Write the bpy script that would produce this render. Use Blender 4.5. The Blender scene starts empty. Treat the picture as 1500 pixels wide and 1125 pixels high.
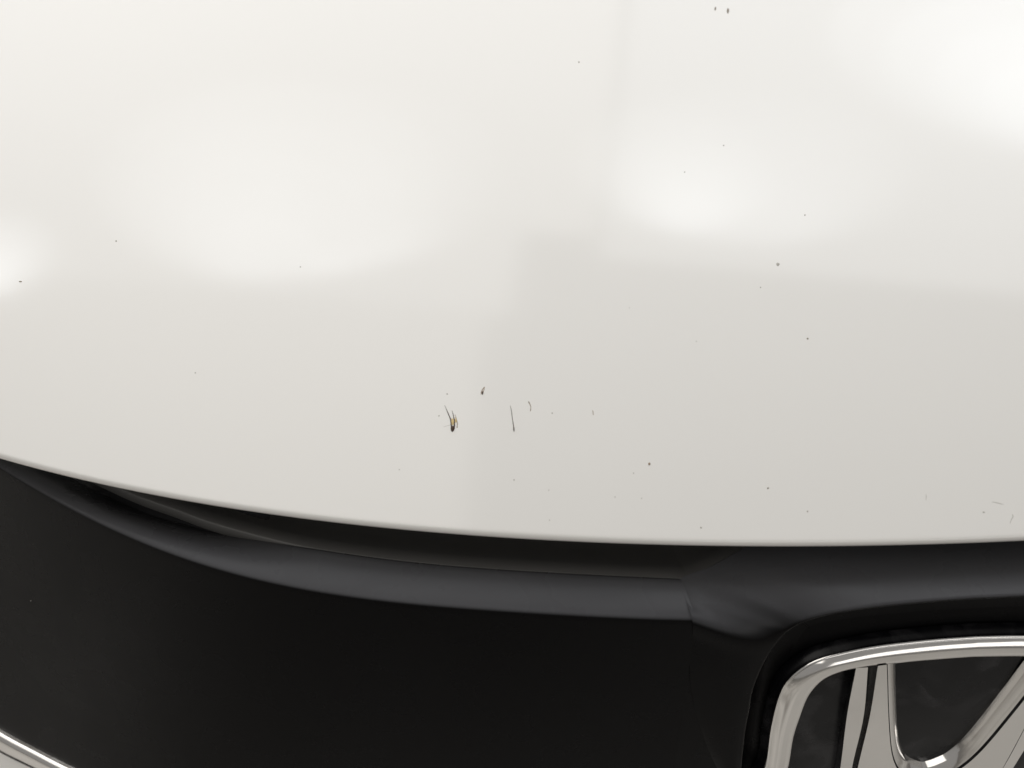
import bpy, bmesh, math, random
import numpy as np
from mathutils import Vector, Matrix
random.seed(7)
scene = bpy.context.scene
col = scene.collection

# ------------------------------------------------------------------ camera
CAM = np.array([-0.13968, 0.0, 0.2])
PITCH, YAW, FPX = math.radians(44.42), math.radians(-2.90), 1299.0
cd = bpy.data.cameras.new('camera')
cam = bpy.data.objects.new('camera', cd); col.objects.link(cam)
cam.location = CAM; cam.rotation_euler = (math.pi/2-PITCH, 0, YAW)
cd.sensor_width = 36; cd.lens = 36*FPX/1500; cd.clip_start = .01; cd.clip_end = 100
cd.dof.use_dof = True; cd.dof.focus_distance = .275; cd.dof.aperture_fstop = 11
scene.camera = cam
scene.render.resolution_x, scene.render.resolution_y = 1024, 768

# ------------------------------------------------------------------ light
w = bpy.data.worlds.new('World'); scene.world = w; w.use_nodes = True
bg = w.node_tree.nodes['Background']
bg.inputs[0].default_value = (1.0, .975, .94, 1); bg.inputs[1].default_value = .235
def lamp(name, loc, aim, sx, sy, power, colr=(1, 1, 1)):
    l = bpy.data.lights.new(name, 'AREA'); l.shape = 'ELLIPSE' if name == 'ceiling_light' else 'RECTANGLE'; l.size = sx; l.size_y = sy
    l.energy = power; l.color = colr
    o = bpy.data.objects.new(name, l); col.objects.link(o); o.location = loc
    o.rotation_euler = (Vector(aim)-Vector(loc)).to_track_quat('-Z', 'Y').to_euler()
    return o
AIM = (-.1, .2, 0)
def panel(name, x0, x1, y0, y1, z, rad, colr=(1, 1, 1)):      # downward area lamp, radiance rad
    return lamp(name, ((x0+x1)/2, (y0+y1)/2, z), ((x0+x1)/2, (y0+y1)/2+1e-4, 0), x1-x0, y1-y0, rad*math.pi*(x1-x0)*(y1-y0), colr)
COOL = (.92, .96, 1)
def glow(xc, y0, wx, wy, rad, colr=(1, 1, 1)):           # round fitting with a hot middle: stacked diffusers
    for q in (1, .8, .62, .45, .3):
        panel('ceiling_light', xc-wx*q/2, xc+wx*q/2, y0+wy*.05*(1-q), y0+wy*.05*(1-q)+wy*q, 2.20+.02*q, rad/5, colr)
glow(-1.05, .77, 1.35, 1.25, 1.8, COOL)
glow(-.88, .80, 1.0, .55, 2.4, COOL)
glow(-.62, .86, .9, 1.1, .9, COOL)
glow(.42, 1.0, .62, .75, 2.6, COOL)
glow(.65, .92, 1.15, .95, 1.3, COOL)
glow(1.95, 1.45, 1.7, 1.4, 2.0, (.88, .94, 1))
glow(2.05, 1.65, 1.0, .7, 2.0, (.88, .94, 1))
glow(-2.40, .80, .9, .55, 3.4, COOL)
def skewed(u0, u1, v0, v1, rad, colr):                  # unseen overhead sheets added for fill, gaps shaping hood reflections, joint askew
    rz = math.radians(-10.2); c, s = math.cos(rz), math.sin(rz); u, v = (u0+u1)/2, (v0+v1)/2
    o = panel('overhead_fill', 0, u1-u0, 0, v1-v0, 2.45, rad, colr); o.rotation_euler = (0, 0, rz)
    o.location = (.155+u*c-v*s, 1.2+u*s+v*c, 2.45)
skewed(-3.4, -.27, -.66, 3.4, 1.46, (1, .985, .965))
skewed(-.27, -.014, -.12, 3.4, 1.46, (1, .985, .965))  # cut back so the hood reflects a dark head shape
skewed(.014, 3.3, -.25, 3.4, 1.44, (.97, .985, 1))
skewed(-3.4, -.35, -4.4, -.665, 1.02, (1, .965, .91))  # front sheet added to lift the lower hood
lamp('front_fill', (1.6, -3.5, 1.35), (.2, 0, .2), 3.2, 1.7, 1.1*math.pi*3.2*1.7, (1, .98, .95))  # unseen lamp added in front to whiten the chrome
scene.view_settings.view_transform = 'Standard'; scene.view_settings.look = 'None'
scene.view_settings.gamma = 1; scene.view_settings.exposure = 0
scene.view_settings.use_curve_mapping = False

# ------------------------------------------------------------------ where a line of sight meets a real surface
_a = math.pi/2-PITCH
_R = (np.array([[math.cos(YAW), -math.sin(YAW), 0], [math.sin(YAW), math.cos(YAW), 0], [0, 0, 1]]) @
      np.array([[1, 0, 0], [0, math.cos(_a), -math.sin(_a)], [0, math.sin(_a), math.cos(_a)]]))
def ray(p): return _R @ np.array([(p[0]-750)/FPX, -(p[1]-562.5)/FPX, -1.0])
def hit(p, f, t0=.05, t1=1.2):
    """first point on the sight line through photo pixel p with f(point) <= 0"""
    d = ray(p); n = 240; a = t0; fa = f(CAM+d*a)
    for i in range(1, n+1):
        b = t0+(t1-t0)*i/n; fb = f(CAM+d*b)
        if fb <= 0: break
        a, fa = b, fb
    for _ in range(40):
        m = (a+b)/2
        if f(CAM+d*m) <= 0: b = m
        else: a = m
    return CAM+d*b

Y0, Y2, Y4 = .13570, .42387, 1.62568          # plan curve of the hood's front edge
def ye(x): return Y0+Y2*x*x+Y4*x**4 if abs(x) < .33 else Y0+Y2*.1089+Y4*.011859+(abs(x)-.33)*.513
LEAN = math.radians(12.4); TL = math.tan(LEAN)
def at_z(z): return lambda P: P[2]-z
NRM = np.array([0, -math.cos(LEAN), math.sin(LEAN)])      # outward normal of the emblem plane
EA, EB = np.array([1., 0, 0]), np.array([0, math.sin(LEAN), math.cos(LEAN)])
EO = np.array([0, Y0-.010-.01*0, -.010])
def at_plane(n): return lambda P: (P-EO) @ NRM-n

def spline(pts, n):
    """Catmull-Rom through pts (chord length), n samples"""
    P = np.array(pts, float); k = np.linalg.norm(np.diff(P, axis=0), axis=1)**.5; t = np.concatenate([[0], np.cumsum(k)])
    out = []
    for s in np.linspace(0, t[-1], n):
        i = min(max(np.searchsorted(t, s)-1, 0), len(P)-2)
        p1, p2 = P[i], P[i+1]; h = t[i+1]-t[i]; u = (s-t[i])/h
        m1 = (P[i+1]-P[i-1])/(t[i+1]-t[i-1]) if i > 0 else (p2-p1)/h
        m2 = (P[i+2]-P[i])/(t[i+2]-t[i]) if i+2 < len(P) else (p2-p1)/h
        u2, u3 = u*u, u*u*u
        out.append((2*u3-3*u2+1)*p1+(u3-2*u2+u)*h*m1+(-2*u3+3*u2)*p2+(u3-u2)*h*m2)
    return np.array(out)

# ------------------------------------------------------------------ object helpers
def link(name, me, m, parent=None):
    o = bpy.data.objects.new(name, me); col.objects.link(o)
    if m: me.materials.append(m)
    if parent: o.parent = parent
    return o
def mesh(name, v, f, smooth=True):
    me = bpy.data.meshes.new(name); me.from_pydata([tuple(map(float, p)) for p in v], [], f); me.update()
    bm = bmesh.new(); bm.from_mesh(me); bmesh.ops.recalc_face_normals(bm, faces=bm.faces); bm.to_mesh(me); bm.free()
    if smooth: me.shade_smooth()
    return me
def loft(rails, closed=False):
    n = len(rails[0]); v = [p for r in rails for p in r]; f = []
    for i in range(len(rails)-1):
        for j in range(n if closed else n-1):
            k = (j+1) % n
            f.append((i*n+j, i*n+k, (i+1)*n+k, (i+1)*n+j))
    return v, f
def tag(o, label, cat, group=None, kind=None):
    if label: o['label'] = label
    if cat: o['category'] = cat
    if group: o['group'] = group
    if kind: o['kind'] = kind
    return o
def mat(name, base, rough=.5, metal=0, coat=0, coat_rough=.05, spec=.5):
    m = bpy.data.materials.new(name); m.use_nodes = True; b = m.node_tree.nodes['Principled BSDF']
    b.inputs['Base Color'].default_value = (*base, 1); b.inputs['Roughness'].default_value = rough
    b.inputs['Metallic'].default_value = metal; b.inputs['Coat Weight'].default_value = coat
    b.inputs['Coat Roughness'].default_value = coat_rough; b.inputs['Specular IOR Level'].default_value = spec
    return m
def noise_into(m, sock, scale, lo, hi, detail=4, coords='Object'):
    nt = m.node_tree; b = nt.nodes['Principled BSDF']
    tc = nt.nodes.new('ShaderNodeTexCoord'); nz = nt.nodes.new('ShaderNodeTexNoise'); mr = nt.nodes.new('ShaderNodeMapRange')
    nz.inputs['Scale'].default_value = scale; nz.inputs['Detail'].default_value = detail
    nt.links.new(tc.outputs[coords], nz.inputs['Vector'])
    mr.inputs['From Min'].default_value = .3; mr.inputs['From Max'].default_value = .7
    mr.inputs['To Min'].default_value = lo; mr.inputs['To Max'].default_value = hi
    nt.links.new(nz.outputs['Fac'], mr.inputs['Value']); nt.links.new(mr.outputs[0], b.inputs[sock])
def bump(m, scale, strength, dist=.001, detail=3):
    nt = m.node_tree; b = nt.nodes['Principled BSDF']
    tc = nt.nodes.new('ShaderNodeTexCoord'); nz = nt.nodes.new('ShaderNodeTexNoise'); bp = nt.nodes.new('ShaderNodeBump')
    nz.inputs['Scale'].default_value = scale; nz.inputs['Detail'].default_value = detail
    bp.inputs['Strength'].default_value = strength; bp.inputs['Distance'].default_value = dist
    nt.links.new(tc.outputs['Object'], nz.inputs['Vector']); nt.links.new(nz.outputs['Fac'], bp.inputs['Height'])
    nt.links.new(bp.outputs['Normal'], b.inputs['Normal'])

M_WHITE = mat('white_paint', (.84, .822, .788), .5, 0, 1, .10)
nt = M_WHITE.node_tree; tc = nt.nodes.new('ShaderNodeTexCoord'); nz = nt.nodes.new('ShaderNodeTexNoise'); bp = nt.nodes.new('ShaderNodeBump')
nz.inputs['Scale'].default_value = 330; nz.inputs['Detail'].default_value = 2                 # faint orange peel in the clear coat
bp.inputs['Strength'].default_value = .014; bp.inputs['Distance'].default_value = .0006
nt.links.new(tc.outputs['Object'], nz.inputs['Vector']); nt.links.new(nz.outputs['Fac'], bp.inputs['Height']); nt.links.new(bp.outputs['Normal'], nt.nodes['Principled BSDF'].inputs['Coat Normal'])
M_BLACK = mat('black_gloss_plastic', (.0035, .0033, .0036), .26, 0, 0, .1, .075)
noise_into(M_BLACK, 'Roughness', 60, .24, .32)
def dust_and_sheen(m, amount, colr):                       # fine road dust on upward faces, its grey also painting in ceiling sheen
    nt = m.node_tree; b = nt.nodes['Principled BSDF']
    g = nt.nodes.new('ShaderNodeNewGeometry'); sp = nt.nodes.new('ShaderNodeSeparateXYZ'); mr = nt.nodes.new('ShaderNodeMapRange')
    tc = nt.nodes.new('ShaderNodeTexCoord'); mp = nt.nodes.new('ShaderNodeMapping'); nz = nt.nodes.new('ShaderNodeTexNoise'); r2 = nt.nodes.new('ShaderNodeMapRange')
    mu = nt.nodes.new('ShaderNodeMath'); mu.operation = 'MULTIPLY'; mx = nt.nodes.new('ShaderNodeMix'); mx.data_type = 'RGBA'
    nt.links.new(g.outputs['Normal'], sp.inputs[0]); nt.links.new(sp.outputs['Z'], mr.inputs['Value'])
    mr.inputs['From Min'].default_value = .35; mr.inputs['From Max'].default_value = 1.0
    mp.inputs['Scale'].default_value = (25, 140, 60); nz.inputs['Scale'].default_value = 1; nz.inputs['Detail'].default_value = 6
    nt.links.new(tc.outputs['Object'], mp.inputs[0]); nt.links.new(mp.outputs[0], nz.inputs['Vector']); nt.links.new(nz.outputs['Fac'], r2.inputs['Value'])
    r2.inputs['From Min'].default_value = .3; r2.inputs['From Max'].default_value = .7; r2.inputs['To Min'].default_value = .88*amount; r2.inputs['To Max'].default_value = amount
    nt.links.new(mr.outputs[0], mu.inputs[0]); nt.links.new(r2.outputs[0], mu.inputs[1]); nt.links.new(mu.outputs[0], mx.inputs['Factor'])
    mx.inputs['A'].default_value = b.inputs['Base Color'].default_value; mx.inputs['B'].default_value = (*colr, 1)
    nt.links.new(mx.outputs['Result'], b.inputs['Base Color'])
dust_and_sheen(M_BLACK, .20, (.34, .34, .36))
M_MATTE = mat('black_matte_plastic', (.085, .083, .08), .5)
M_CHROME = mat('chrome', (.93, .91, .885), .07, 1)
noise_into(M_CHROME, 'Roughness', 180, .08, .15)
def dusty_film(m):                                   # cloudy wiped film on the badge's black ground
    nt = m.node_tree; b = nt.nodes['Principled BSDF']; tc = nt.nodes.new('ShaderNodeTexCoord'); nz = nt.nodes.new('ShaderNodeTexNoise'); cr = nt.nodes.new('ShaderNodeValToRGB')
    nz.inputs['Scale'].default_value = 55; nz.inputs['Detail'].default_value = 5; nz.inputs['Distortion'].default_value = 1.2
    cr.color_ramp.elements[0].position = .48; cr.color_ramp.elements[0].color = (.004, .004, .005, 1)
    cr.color_ramp.elements[1].position = .72; cr.color_ramp.elements[1].color = (.030, .029, .031, 1)
    nt.links.new(tc.outputs['Object'], nz.inputs['Vector']); nt.links.new(nz.outputs['Fac'], cr.inputs['Fac']); nt.links.new(cr.outputs['Color'], b.inputs['Base Color'])
M_BACK = mat('emblem_black', (.006, .006, .007), .18, 0, 0, .1, .25)
noise_into(M_BACK, 'Roughness', 90, .14, .34)
dusty_film(M_BACK)
M_FLOOR = mat('concrete', (.49, .475, .45), .8)
nt = M_FLOOR.node_tree; tc = nt.nodes.new('ShaderNodeTexCoord'); nz = nt.nodes.new('ShaderNodeTexNoise'); cr = nt.nodes.new('ShaderNodeValToRGB')
nz.inputs['Scale'].default_value = 1.7; nz.inputs['Detail'].default_value = 7; nz.inputs['Distortion'].default_value = .6
cr.color_ramp.elements[0].position = .36; cr.color_ramp.elements[0].color = (.27, .255, .235, 1); cr.color_ramp.elements[1].position = .60; cr.color_ramp.elements[1].color = (.56, .54, .51, 1)
nt.links.new(tc.outputs['Object'], nz.inputs['Vector']); nt.links.new(nz.outputs['Fac'], cr.inputs['Fac']); nt.links.new(cr.outputs['Color'], nt.nodes['Principled BSDF'].inputs['Base Color'])

# ------------------------------------------------------------------ setting: the floor the car stands on
flo = link('floor', mesh('floor', [(-30, -30, -.78), (30, -30, -.78), (30, 30, -.78), (-30, 30, -.78)], [(0, 1, 2, 3)], False), M_FLOOR)
tag(flo, None, None, kind='structure')

# ------------------------------------------------------------------ the car
car = bpy.data.objects.new('car', None); col.objects.link(car); car.location = (0, .8, -.78)
tag(car, 'front of a white car with black grille and chrome emblem', 'car')
def part(name, me, m, parent=car):
    o = link(name, me, m); o.parent = parent
    if parent is car: o.matrix_parent_inverse = Matrix.Translation(car.location).inverted()
    return o

# hood: front lip rolled under, then a panel that flattens towards the windscreen
S0, SI, LH, RN = math.tan(math.radians(29)), math.tan(math.radians(9)), .095, .0017
A0 = math.atan(S0)
def prof(d): return SI*d+(S0-SI)*LH*(1-math.exp(-d/LH))
D0, Z0 = .8*RN-RN*math.sin(A0), .6*RN+RN*math.cos(A0)
def hood_base(x, y): return Z0+prof(y-ye(x)-D0)
def hood_z(x, y): return hood_base(x, y)
def on_hood(P): return P[2]-hood_z(P[0], P[1])
xs = np.concatenate([np.linspace(-.62, -.2, 150)[:-1], np.linspace(-.2, .02, 230)[:-1], np.linspace(.02, .42, 130)])
lip = [(.030, -.0005), (.012, -.0010), (.8*RN+.003, .6*RN-RN)]
for k in range(15):
    a = math.radians(-90)-(math.radians(90)-A0+math.radians(90))*k/15*1.0
    lip.append((.8*RN+RN*math.cos(a), .6*RN+RN*math.sin(a)))
rails = [[(x, ye(x)+dy, dz) for x in xs] for dy, dz in lip]
for d in np.concatenate([[0, .0006, .0015, .003], np.linspace(.005, .12, 60), np.linspace(.123, .62, 130)]):
    rails.append([(x, ye(x)+D0+d, hood_z(x, ye(x)+D0+d)) for x in xs])
v, f = loft(rails)
hood = part('hood', mesh('hood', v, f), M_WHITE)
hood['label'] = 'white painted hood with rolled front lip'

# grille panel: ledge, edge, front face
ZS, ZC = -.0115, -.0122
seam = [(-420, 330), (-250, 470), (-100, 575), (0, 628), (100, 680), (190, 722), (253, 745), (317, 768), (422, 796), (500, 810), (610, 824), (730, 834), (850, 841), (998, 848)]
edge = [(-420, 400), (-250, 520), (-120, 608), (0, 682), (46, 713), (86, 737), (140, 765), (200, 791), (270, 816), (380, 847.5), (464, 866.5), (550, 878), (650, 887), (850, 901), (1020, 907)]
def sym(r):
    r = np.array(r); return np.concatenate([r, (r*[-1, 1, 1])[::-1]])
SE = spline([hit(p, at_z(ZS)) for p in seam], 160)
CE = spline([hit(p, at_z(ZC)) for p in edge], 160)
CP = np.polyfit(CE[:, 0], CE[:, 1], 8); print('CEfit', np.abs(np.polyval(CP, CE[:, 0])-CE[:, 1]).max(), CE[0], CE[-1]); CE[:, 1] = np.polyval(CP, CE[:, 0])
def slope(x):
    t = min(1, max(0, (abs(x)-.09)/.40)); t = t*t*(3-2*t); return math.tan(math.radians(11+20*t))
def face_y(x):                                      # y of the panel's top edge at lateral x
    return float(np.interp(-abs(x), CEL[:, 0], CEL[:, 1]))
def on_face(P): return P[1]*-1+face_y(P[0])+(P[2]-ZC)*slope(P[0])      # negative behind
def on_face_front(P): return -(P[1]-(face_y(P[0])+(P[2]-ZC)*slope(P[0])))
CEL = CE
rails = [SE+np.array([0, .0012, -.008]), SE+np.array([0, .0004, -.0006]), SE+np.array([0, -.0004, 0])]
wl = np.clip((-.185-SE[:, 0])/.07, 0, 1); wl = (wl*wl*(3-2*wl))[:, None]*np.array([0, .2, -1.])
rails = [r+wl*.013 for r in rails]; rails[0] = rails[0]-wl*[0, 0, 1]*.002+np.abs(wl[:, 2:3])*np.array([0, .07, .006])
for t in (.15, .3, .45, .6, .75, .93): rails.append(SE*(1-t)+CE*t+np.array([0, 0, .0002*math.sin(math.pi*t)])+wl*.013*max(0, 1-t/.80)**1.6)
for k in range(1, 7):                                # rounded edge, about a millimetre
    a = k/6*math.radians(70); r = .0011
    rails.append(CE+np.array([0, .0008-r*math.sin(a)*.9-.0001, -(1-math.cos(a))*r]))
b0 = rails[-1]; SL = np.array([slope(p[0]) for p in b0])
for z in list(np.linspace(.002, .24, 60)): rails.append(b0+np.stack([np.zeros(len(b0)), -z*SL, np.full(len(b0), -z)], 1))
v, f = loft(rails)
for m in (1, -1):
    v2 = [q*[m, 1, 1] for q in v]; o = len(v) if m == -1 else 0
    if m == -1: f = f+[tuple(i+o for i in q) for q in f]; v = list(v)+v2
ext = [CEL[-1]+np.array([dx, dz*.194+.0003, dz]) for dx, dz in ((-.0008, -.003), (.0005, -.008), (.006, -.032), (.014, -.045), (.021, -.055))]
for m in (1, -1):
    v2, f2 = loft([np.array([(p[0]*m, p[1]-.194*z, p[2]-z) for p in ext]) for z in np.linspace(0, .17, 12)])
    o = len(v); v = list(v)+list(v2); f = f+[tuple(i+o for i in q) for q in f2]
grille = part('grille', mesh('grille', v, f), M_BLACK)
grille['label'] = 'glossy black grille panel with grey ledge'

# recessed cover strip between hood and ledge
seam2 = seam[4:]+[(1012, 846), (1040, 831), (1066, 816), (1092, 802), (1130, 782)]
S2 = spline([hit(p, at_z(ZS-.0012)) for p in seam2], 140)
S2 = sym(S2+np.array([0, -.0004, 0]))
rails = [S2+np.array([0, 0, -.004]), S2, S2+np.array([0, .0006, .0003]), S2+np.array([0, .006, -.0022]), S2+np.array([0, .011, -.006]), S2+np.array([0, .022, -.010]), S2+np.array([0, .05, -.010]), S2+np.array([0, .06, .03])]
v, f = loft(rails)
part('cover_strip', mesh('cover_strip', v, f), M_MATTE, grille)

# emblem surround: a boss that grows out of the panel and carries a recess
pairs = [((1084, 1165), (1078, 1168), 'f'), ((1087.6, 1125), (1050, 1125), 'f'), ((1093, 1076), (1030, 1078), 'f'), ((1099.6, 1041), (1018, 1040), 'f'),
         ((1104, 1015), (1012, 1005), 'f'), ((1115, 985), (1010, 970), 'f'), ((1132, 954), (1014, 937), 'f'), ((1152, 930), (1014, 908), 'c'),
         ((1163, 922), (1004, 878), 'l'), ((1174, 916), (996, 849), 's'), ((1187, 911), (1042, 830), 's'), ((1200, 907), (1092, 802), 's'),
         ((1232, 900), (1150, 776), 's'), ((1300, 891), (1270, 770), 's'), ((1400, 882), (1400, 768), 's'), ((1452, 879.3), (1452, 766), 's')]
NR = .0016
r1 = [hit(p[0], at_plane(NR)) for p in pairs]
r2 = []
for a, b, k in pairs:
    z = {'f': None, 'c': ZC, 'l': (ZS+ZC)/2+.0002, 's': ZS}[k]
    r2.append(hit(b, on_face_front) if k == 'f' else hit(b, at_z(z)))
r1[-1][0] = 0; r2[-1][0] = 0
mir = np.array([-1, 1, 1])
r1 = spline(r1+[p*mir for p in r1[-2::-1]], 300); r2 = spline(r2+[p*mir for p in r2[-2::-1]], 300)
print('RIM', r1[0], r1[150], 'R2', r2[0], r2[150], 'CE', CE[-1], CE[80], 'SE', SE[-1])
tang = np.gradient(r1, axis=0)  # along the rim; tang /= np.linalg.norm(tang, axis=1)[:, None]
inw = np.cross(tang, NRM); inw /= np.linalg.norm(inw, axis=1)[:, None]
cen = EO-EB*.075
inw *= np.sign(np.sum(inw*(cen-r1), axis=1))[:, None]
ker = np.ones(11)/11
inw = np.stack([np.convolve(np.pad(inw[:, c], 5, mode='edge'), ker, 'valid') for c in range(3)], 1); inw /= np.linalg.norm(inw, axis=1)[:, None]
rails = []
dist = np.linalg.norm(r2-r1, axis=1)[:, None]
wt = np.clip((-inw[:, 2:3]-.35)/.5, 0, 1); wt = wt*wt*(3-2*wt)
print('RIMZ', r1[150], r2[150])
bul = NRM*.0016*(1-wt)+np.array([0, -.0003, .0016])*wt
ctrl = r1*.55+r2*.45+bul
fold = np.zeros((len(r1), 3)); ii = np.arange(len(r1))       # soft moulded folds where the ledge turns into the surround
for p, wd, h in (((1014, 845), 4, .0004), ((1084, 806), 7, .0006)):
    q = hit(p, at_z(ZS)); k = int(np.argmin(np.linalg.norm(r2-q, axis=1)))
    for kk in (k, len(r1)-1-k): fold[:, 2] += h*np.exp(-((ii-kk)/wd)**2)
for t in np.linspace(0, 1, 22)[:-1]: rails.append((1-t)**2*r2+2*t*(1-t)*ctrl+t*t*(r1-inw*.0012)+fold*math.sin(math.pi*t))
for k in range(0, 7):
    a = k/6*math.radians(80); rails.append(r1-inw*.0012*(1-math.sin(a))-NRM*.0012*(1-math.cos(a)))
rails += [r1+inw*.0006-NRM*.004, r1+inw*.0012-NRM*.0075, r1+inw*.006-NRM*.0085, r1+inw*.012-NRM*.0085]
v, f = loft(rails)
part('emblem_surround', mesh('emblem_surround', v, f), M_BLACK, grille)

# ------------------------------------------------------------------ the emblem
def to_ab(P): d = np.array(P)-EO; return np.array([d @ EA, d @ EB])
def pxab(p, n): return to_ab(hit(p, at_plane(n)))
def from_ab(ab, n): return EO+EA*ab[0]+EB*ab[1]+NRM*n
emblem = bpy.data.objects.new('emblem', None); col.objects.link(emblem); emblem.parent = car
emblem.matrix_parent_inverse = Matrix.Translation(car.location).inverted()
emblem.location = tuple(from_ab((0, -.08), 0))
bpy.context.view_layer.update()
EMI = Matrix.Translation(emblem.location).inverted()
def epart(name, v, f, m, smooth=True):
    o = link(name, mesh(name, v, f, smooth), m); o.parent = emblem; o.matrix_parent_inverse = EMI; return o

NF, NB = -.0008, -.0065
out_px = [(1124, 1125), (1132, 1069), (1145, 1021), (1161, 997), (1193, 974.7), (1233, 962.7), (1286.7, 952), (1366.7, 942.7), (1440, 937.5)]
in_px = [(1154.7, 1125), (1162.7, 1080), (1172, 1050.7), (1185, 1018.7), (1204, 997), (1228, 985), (1260, 977), (1313, 971), (1366.7, 966), (1440, 961)]
oab = [pxab(p, NF-.0008) for p in out_px]; iab = [pxab(p, NF-.0008) for p in in_px]
EC = np.array([0, -.062])
def ring(half, low):
    """closed outline from the traced upper left half: lower half added, mirrored, resampled by angle"""
    pts = [np.array(p) for p in half]; pts[-1] = np.array([0, pts[-1][1]])
    pts = [np.array(p) for p in low][::-1]+pts
    c = spline(pts, 400); th = np.unwrap(np.arctan2(c[:, 1]-EC[1], c[:, 0]-EC[0])); r = np.linalg.norm(c-EC, axis=1)
    t = np.linspace(-math.pi/2, -3*math.pi/2, 121); o = np.argsort(th); 
    if th.min() < -3*math.pi/2-.2: th = th+2*math.pi
    if th.max() > math.pi/4: th = th-2*math.pi
    rr = np.interp(t, th[o], r[o]); h = np.stack([EC[0]+rr*np.cos(t), EC[1]+rr*np.sin(t)], 1); h[0, 0] = h[-1, 0] = 0
    return np.concatenate([h, (h*[-1, 1])[-2:0:-1]])
o1 = ring(oab, [(-.0540, -.083), (-.0490, -.101), (-.040, -.1125), (-.020, -.1175), (0, -.1185)])
i1 = ring(iab, [(-.0475, -.083), (-.0430, -.097), (-.035, -.1060), (-.018, -.1105), (0, -.1115)])
def inset(c, d):
    t = np.roll(c, -1, 0)-np.roll(c, 1, 0); t /= np.linalg.norm(t, axis=1)[:, None]; n = np.stack([t[:, 1], -t[:, 0]], 1)
    n *= np.sign(np.sum(n*(EC-c), axis=1))[:, None]; return c+n*d
ab3 = lambda c, n: [from_ab(p, n) for p in c]
rails = [ab3(inset(o1, -.0016), NB), ab3(inset(o1, -.0015), NF-.0040), ab3(inset(o1, -.0006), NF-.0032), ab3(inset(o1, -.0002), NF-.0022), ab3(o1, NF-.0013)]
for q in np.linspace(.03, .97, 36):
    dn = -.0019*max(0, 1-q/.5)**2-.0006*max(0, (q-.72)/.28)**2
    rails.append(ab3(o1*(1-q)+i1*q, NF+dn))
rails += [ab3(i1, NF-.0009), ab3(inset(i1, .0005), NF-.0022), ab3(inset(i1, .0009), NF-.0030), ab3(inset(i1, .0010), NB)]
v, f = loft(rails, True)
efr = epart('frame', v, f, M_CHROME); efr.data.materials.append(M_BACK); efr.data.polygons.foreach_set('material_index', [1 if k < 3*len(o1) else 0 for k in range(len(f))]); efr['label'] = 'rounded chrome frame of the emblem'
# backing plate, gently domed
cs = [inset(i1, -.002)*(q)+EC*(1-q) for q in (1, .8, .6, .4, .2, .03)]
v, f = loft([ab3(inset(o1, -.013), -.0078), ab3(inset(o1, -.001), -.0070)]+[ab3(c, -.0060+.0012*(1-q*q)) for c, q in zip(cs, (1, .8, .6, .4, .2, .03))], True)
f.append(tuple(range(len(v)-len(i1), len(v))))
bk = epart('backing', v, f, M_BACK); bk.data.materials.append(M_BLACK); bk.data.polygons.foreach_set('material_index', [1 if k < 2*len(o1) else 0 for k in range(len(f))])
# letter
NH, NG = -.0006, -.0050
def rail(px, n, lo):
    p = [pxab(q, n) for q in px]; d = (p[-1]-p[0])/(p[0][1]-p[-1][1]); p.append(p[-1]+d*(p[-1][1]-lo)); return spline(p, 24)
BL = -.1095
ra = rail([(1250, 980), (1235, 1050), (1222, 1125)], NG, BL)
rb = rail([(1254, 979), (1241, 1047), (1231, 1125)], NH-.0012, BL)
rc = rail([(1271.5, 977.5), (1265, 1050), (1248, 1125)], NH-.0010, BL)
rd = rail([(1286, 975.5), (1274, 1050), (1256.5, 1125)], NH, BL)
g_px = [(1311.6, 971.5), (1313, 1028), (1317, 1080), (1326, 1104), (1340, 1113), (1360, 1115.5)]
g = [pxab(p, NG) for p in g_px]
gr = [pxab(p, NG) for p in [(1384, 1114), (1410, 1106), (1436, 1090), (1460, 1066), (1480, 1042), (1500, 1016)]]
print('H', np.round(g, 4).tolist(), np.round(gr, 4).tolist(), 'rails', np.round([ra[0], ra[-1], rd[0], rd[-1]], 4).tolist())
# the notch is symmetric about the emblem's centre line
gl = [p for p in g[:5]]; bot = min(p[1] for p in g)
btop = rd[0][1]+.0004; gl = [gl[0]+(gl[0]-gl[1])*.5]+gl
gl = spline(gl+[np.array([0, bot])], 44)
gfull = np.concatenate([gl, (gl*[-1, 1])[-2::-1]])
def outset(c, d):
    t = np.gradient(c, axis=0); t /= np.linalg.norm(t, axis=1)[:, None]; n = np.stack([t[:, 1], -t[:, 0]], 1)
    n *= np.sign(np.sum(n*(c-np.array([0, -.03])), axis=1))[:, None]; return c+n*d
def trim(c):                                          # end the curve on the frame's inner edge
    c = c.copy(); h = len(c)//2
    for rng in (range(0, h), range(len(c)-1, h, -1)):
        rng = list(rng); k = next(i for i, q in enumerate(rng) if c[q, 1] <= btop)
        if k == 0: continue
        a, b = c[rng[k-1]], c[rng[k]]; u = (btop-a[1])/(b[1]-a[1]); x = a+(b-a)*u
        for q in rng[:k]: c[q] = x
    return c
cut = lambda d: trim(outset(gfull, d))
mid = 2*(bot-.011)
ee = cut(.0042)
low = lambda c: np.clip(np.stack([c[:, 0], mid-c[:, 1]], 1), [-9, BL], [9, 9])
V, Fc, Mi = [], [], []
def strip(rs, mi=0):
    v, f = loft(rs); o = len(V); V.extend(v); Fc.extend([tuple(i+o for i in q) for q in f]); Mi.extend([mi]*len(f))
for m in (1, -1):
    A, B_, C_, D_ = [ab3(r*[m, 1], n) for r, n in ((ra, NG), (rb, NH-.0012), (rc, NH-.0010), (rd, NH))]
    C0, D0_ = ab3(rc*[m, 1], NH-.0024), ab3(rd*[m, 1], NH-.0024)
    strip([A, B_], 1); strip([B_, C_]); strip([C_, C0, D0_], 1); strip([D0_, D_])
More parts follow.
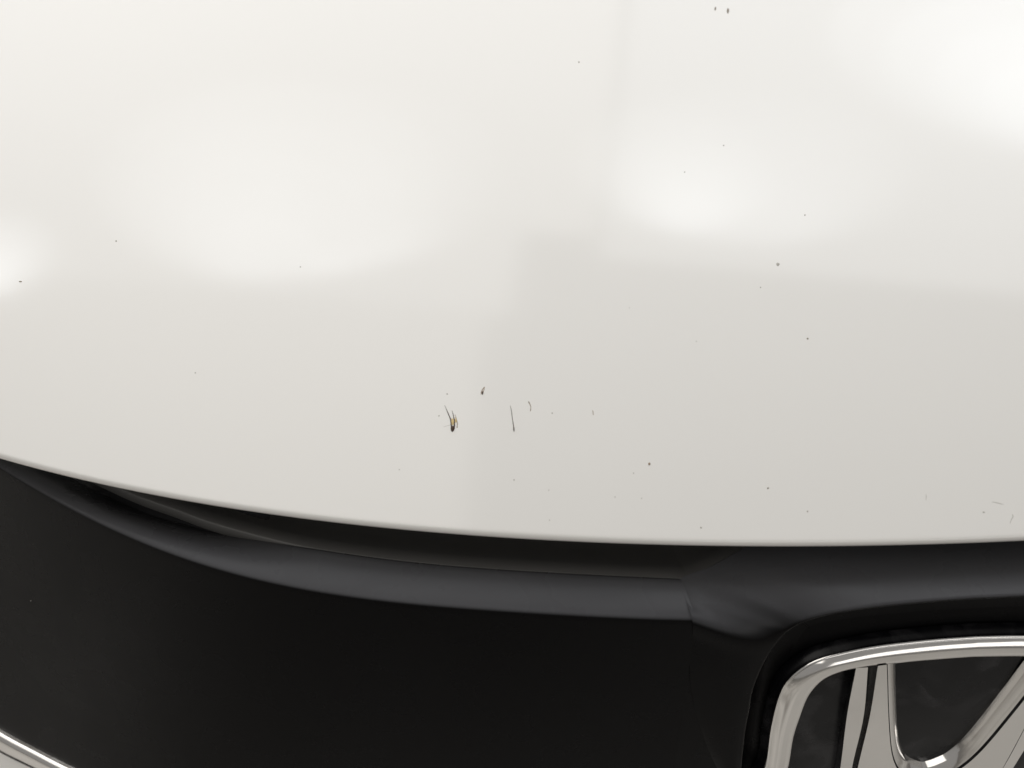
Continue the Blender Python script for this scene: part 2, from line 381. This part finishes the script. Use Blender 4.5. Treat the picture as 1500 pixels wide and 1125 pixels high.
for fn in (lambda c: c, low):
    g0, g1, g2, g3, g4 = [ab3(fn(cut(d)), n) for d, n in ((.0042, NH), (.0037, NH-.0006), (.0022, NH-.0012), (.0008, NH-.0026), (0, NG))]
    strip([g0, ab3(fn(cut(.0040)), NH-.0009), g1], 1); strip([g1, g2, g3]); strip([g3, g4])
poly = list(rd)+list(low(ee))+list((rd*[-1, 1])[::-1])+list(ee[::-1])
clean = [poly[0]]
for p in poly[1:]:
    if np.linalg.norm(p-clean[-1]) > 1e-6: clean.append(p)
o = len(V); V.extend(ab3(clean, NH+.00002)); Fc.append(tuple(range(o, o+len(clean)))); Mi.append(0)
let = epart('letter', V, Fc, M_CHROME); let['label'] = 'bevelled chrome letter H'
let.data.materials.append(M_BACK); let.data.polygons.foreach_set('material_index', Mi)

# ------------------------------------------------------------------ chrome trim and bumper below the panel
def proud(d): return lambda P: on_face_front(P+np.array([0, d, 0]))
tt = [(-330, 870), (-150, 978), (0, 1068), (50, 1095), (110, 1125), (240, 1178), (420, 1225), (640, 1255)]
tb = [(-330, 905), (-150, 1010), (0, 1096), (30, 1111), (62, 1126), (210, 1190), (400, 1243), (630, 1276)]
b2 = [(-330, 920), (-150, 1023), (0, 1108), (17, 1117), (36, 1126), (190, 1196), (390, 1255), (625, 1290)]
b3 = [(-420, 1080), (-240, 1180), (-60, 1260), (0, 1280), (30, 1290), (160, 1330), (360, 1380), (620, 1420)]
n = 90
T, B, B2, B3 = [spline([hit(p, proud(d)) for p in px], n) for px, d in (([(x, y+8) for x, y in tt], .0018), (tb, .0018), (b2, .001), (b3, .004))]
T, B, B2, B3 = sym(T), sym(B), sym(B2), sym(B3)
rl = [T+[0, .006, -.0005], T+[0, .0008, -.0001], T]
for q in np.linspace(.08, .95, 12): rl.append(T*(1-q)+B*q+np.array([0, -.0013*(1-(1-min(1, q/.3))**2)*min(1, (1-q)/.12), 0]))
rl += [B, B+[0, .0012, -.0002], B+[0, .006, 0]]
v, f = loft(rl); tr = part('trim_strip', mesh('trim_strip', v, f), M_CHROME); tr['label'] = 'chrome strip below the black grille panel'
v, f = loft([B2+[0, .012, .001], B2+[0, .0015, .0004], B2, B2*.7+B3*.3, B2*.4+B3*.6, B3]); part('bumper', mesh('bumper', v, f), M_WHITE)

# ------------------------------------------------------------------ marks lying on the hood
def dirt(name, c, rough=.7): return mat(name, c, rough)
M_D1 = dirt('insect_dark', (.055, .028, .015), .5); M_D2 = dirt('grit_brown', (.24, .20, .155)); M_D3 = dirt('smear_grey', (.46, .44, .40))
M_WING = dirt('insect_yellow', (.68, .52, .24), .45); M_D4 = dirt('smear_brown', (.27, .19, .12)); M_DUST = dirt('dust_pale', (.35, .35, .33))
def patch(px, h, surf=on_hood):
    """thin raised mark: outline px on the surface, crowned in the middle"""
    P = [hit(p, surf) for p in px]; up = NRM*.5+np.array([0, 0, .8])
    c = sum(P)/len(P); v = [p-up*.00003 for p in P]+[p*.65+c*.35+up*h for p in P]+[c+up*h*1.2]; n = len(P)
    f = [(i, (i+1) % n, n+(i+1) % n, n+i) for i in range(n)]+[(n+i, n+(i+1) % n, 2*n) for i in range(n)]
    return v, f
def ell(cx, cy, rx, ry, rot=0, n=10, jit=.18):
    c, s = math.cos(rot), math.sin(rot); o = []
    for i in range(n):
        a = 2*math.pi*i/n; k = 1+random.uniform(-jit, jit); x, y = rx*k*math.cos(a), ry*k*math.sin(a); o.append((cx+x*c-y*s, cy+x*s+y*c))
    return o
def streak(pts, ws):
    L, R = [], []
    for i, (p, w) in enumerate(zip(pts, ws)):
        a = pts[max(0, i-1)]; b = pts[min(len(pts)-1, i+1)]; dx, dy = b[0]-a[0], b[1]-a[1]; l = math.hypot(dx, dy)
        L.append((p[0]-dy/l*w/2, p[1]+dx/l*w/2)); R.append((p[0]+dy/l*w/2, p[1]-dx/l*w/2))
    return L, R
def ribbon(pts, ws, h=.00010, surf=on_hood):
    L, R = streak(pts, ws); up = np.array([0, -.3, .95]); 
    l = [hit(p, surf) for p in L]; r = [hit(p, surf) for p in R]; m = [(a+b)/2+up*h for a, b in zip(l, r)]
    return loft([[p-up*.00002 for p in l], m, [p-up*.00002 for p in r]])
def root(name, px, label, cat, group=None, surf=on_hood):
    o = bpy.data.objects.new(name, None); col.objects.link(o); o.location = tuple(hit(px, surf)); tag(o, label, cat, group); return o
def piece(name, vf, m, parent=None, base=None):
    v, f = vf; b = np.array(parent.location if parent else base); me = mesh(name, [np.array(p)-b for p in v], f)
    o = link(name, me, m); 
    if parent: o.parent = parent
    else: o.location = tuple(b)
    return o
# squashed insect with yellow wing scraps
ins = root('insect_splat', (662, 622), 'dark squashed insect with yellow scraps and three bristly streaks on white hood', 'insect splat')
piece('body', patch([(660.5, 622), (663, 624), (666, 622), (666.5, 627), (665, 631), (662.5, 633.3), (660.5, 631), (660, 626)], .00035), M_D1, ins)
piece('wing', patch([(661.2, 613), (664.2, 612.5), (665.2, 618), (664.5, 623), (662, 623), (660.8, 618)], .00012), M_WING, ins)
piece('wing', patch([(667, 611), (668.8, 613), (669, 618), (667.5, 621), (666.4, 616)], .0001), M_WING, ins)
piece('leg', ribbon([(651.5, 594), (654.5, 601), (657.5, 608), (660, 614), (661.3, 624)], [.5, 1.1, 1.8, 2.2, 2.4]), M_D1, ins)
piece('leg', ribbon([(662, 601), (664, 608), (665.7, 616), (665.8, 625)], [.5, 1.4, 2.0, 2.2]), M_D1, ins)
piece('leg', ribbon([(666.5, 607), (668.5, 614), (670, 620), (669.5, 627)], [.5, 1.2, 1.5, 1.6]), M_D4, ins)
piece('leg', ribbon([(649.5, 625.5), (655, 623.6), (660, 622.5)], [.4, .7, .9], .00005), M_D3, ins)
# smaller smears
s1 = root('insect_smear', (707, 575), 'small teardrop smear with dark tip above the squashed insect', 'insect smear')
piece('tip', patch(ell(706.8, 575.5, 1.2, 3.2, .12), .00025), M_D1, s1)
piece('trail', ribbon([(709.5, 567), (707.2, 570), (705.2, 574), (704.6, 578)], [1.2, 1.4, 1.5, .7]), M_D4, s1)
piece('trail', ribbon([(710, 567), (709, 571), (707.6, 575)], [.8, 1.1, 1.1]), M_D4, s1)
s2 = root('insect_streak', (752, 628), 'thin straight dark streak with thick black lower end on white hood', 'insect streak')
piece('tip', patch(ell(752.8, 628.5, 1.0, 4.0, -.08), .00025), M_D1, s2)
piece('trail', ribbon([(747.5, 594), (749.5, 604), (750.6, 614), (751.8, 621), (752.6, 628)], [.6, 1.1, 1.1, 1.5, 1.7]), M_D1, s2)
s3 = root('insect_streak', (776, 595), 'short curved brown streak beside the straight dark streak', 'insect streak')
piece('trail', ribbon([(774, 588), (775.8, 591), (777.6, 596), (777, 602.5)], [1.2, 1.4, 1.1, 1.3]), M_D4, s3)
piece('tip', patch(ell(774.8, 589.6, 1.0, 1.4), .0001), M_D2, s3)
def mark(name, vf, m, px, label, cat, group=None, surf=on_hood):
    return tag(piece(name, vf, m, None, hit(px, surf)), label, cat, group)
mark('tar_spot', patch(ell(1066.2, 16, 1.8, 4.6, .12), .0002), M_D2, (1066, 16), 'larger oval dark spot of a close pair high on the hood', 'spot')
mark('tar_spot', patch(ell(1047.8, 12.8, 1.3, 2.8, .2), .0002), M_D2, (1048, 13), 'smaller oval dark spot of a close pair high on the hood', 'spot')
mark('dirt_streak', ribbon([(868, 601), (868.8, 604), (869, 608)], [.8, 1.2, 1.1]), M_D4, (869, 605), 'tiny upright brown streak alone on the hood', 'streak')
mark('grit_speck', patch(ell(951, 679.5, 1.7, 2.1), .0002), M_D4, (951, 680), 'yellowish brown speck on the hood above the emblem side', 'speck')
mark('grit_speck', patch(ell(1139.5, 387.3, 2.6, 2.6), .0001), M_D3, (1140, 387), 'round pale grey speck, widest on the hood', 'speck')
mark('grit_speck', patch(ell(30, 412.3, 2.8, 1.1), .0001), M_D2, (30, 412), 'flat sideways dark speck at the left of the hood', 'speck')
mark('scratch', ribbon([(1453, 735.5), (1458, 736), (1464, 737.6), (1470.5, 739)], [1.0, 1.6, 1.7, .8], .00004), M_D3, (1461, 737), 'faint sideways grey scuff near the hood edge above the emblem', 'scuff')
mark('scratch', ribbon([(1483, 753.5), (1484, 757), (1481, 762), (1479.5, 767)], [1.6, 1.9, 1.4, 1.0], .00004), M_D3, (1482, 758), 'faint hooked grey scuff near the hood edge above the emblem', 'scuff')
mark('scratch', ribbon([(1356.5, 724), (1356.8, 728), (1356.3, 733)], [.7, 1.2, .9], .00004), M_D3, (1356, 729), 'faint upright grey scuff near the hood edge above the emblem', 'scuff')
mark('scratch', patch(ell(1441, 750.5, 2.6, 1.5), .00004), M_D3, (1441, 750), 'faint round grey scuff near the hood edge above the emblem', 'scuff')
tiny = [(848, 91), (1179, 315), (1183, 496), (1020, 500), (922, 451), (170, 353), (286, 546), (440, 391), (753, 703), (804, 718), (901, 728), (940, 730), (1125, 715),
        (1183, 749), (1027, 773), (805, 762), (928, 693), (1003, 252), (1060, 213), (809, 605), (1114, 421), (585, 688), (655, 577), (643, 609)]
strong = {(1179, 315), (170, 353), (1183, 749), (848, 91), (1183, 496), (1027, 773), (1125, 715)}
for p in tiny:
    r = random.uniform(.9, 1.25) if p in strong else random.uniform(.7, 1.1)
    mark('dirt_speck', patch(ell(*p, r*1.1, r*1.2, random.random()*3, 8), .00012), M_D2 if p in strong else M_D3, p,
         'pinhead speck of dirt scattered on the white hood', 'speck', 'pinhead dirt specks on the hood')
for p in [(45, 880), (795, 945), (989, 1010), (845, 1050)]:
    mark('dust_speck', patch(ell(*p, .8, .9, 0, 7), .0001, on_face_front), M_DUST, p, 'pale speck of dust on the black grille panel', 'dust', 'dust specks on the grille panel', on_face_front)
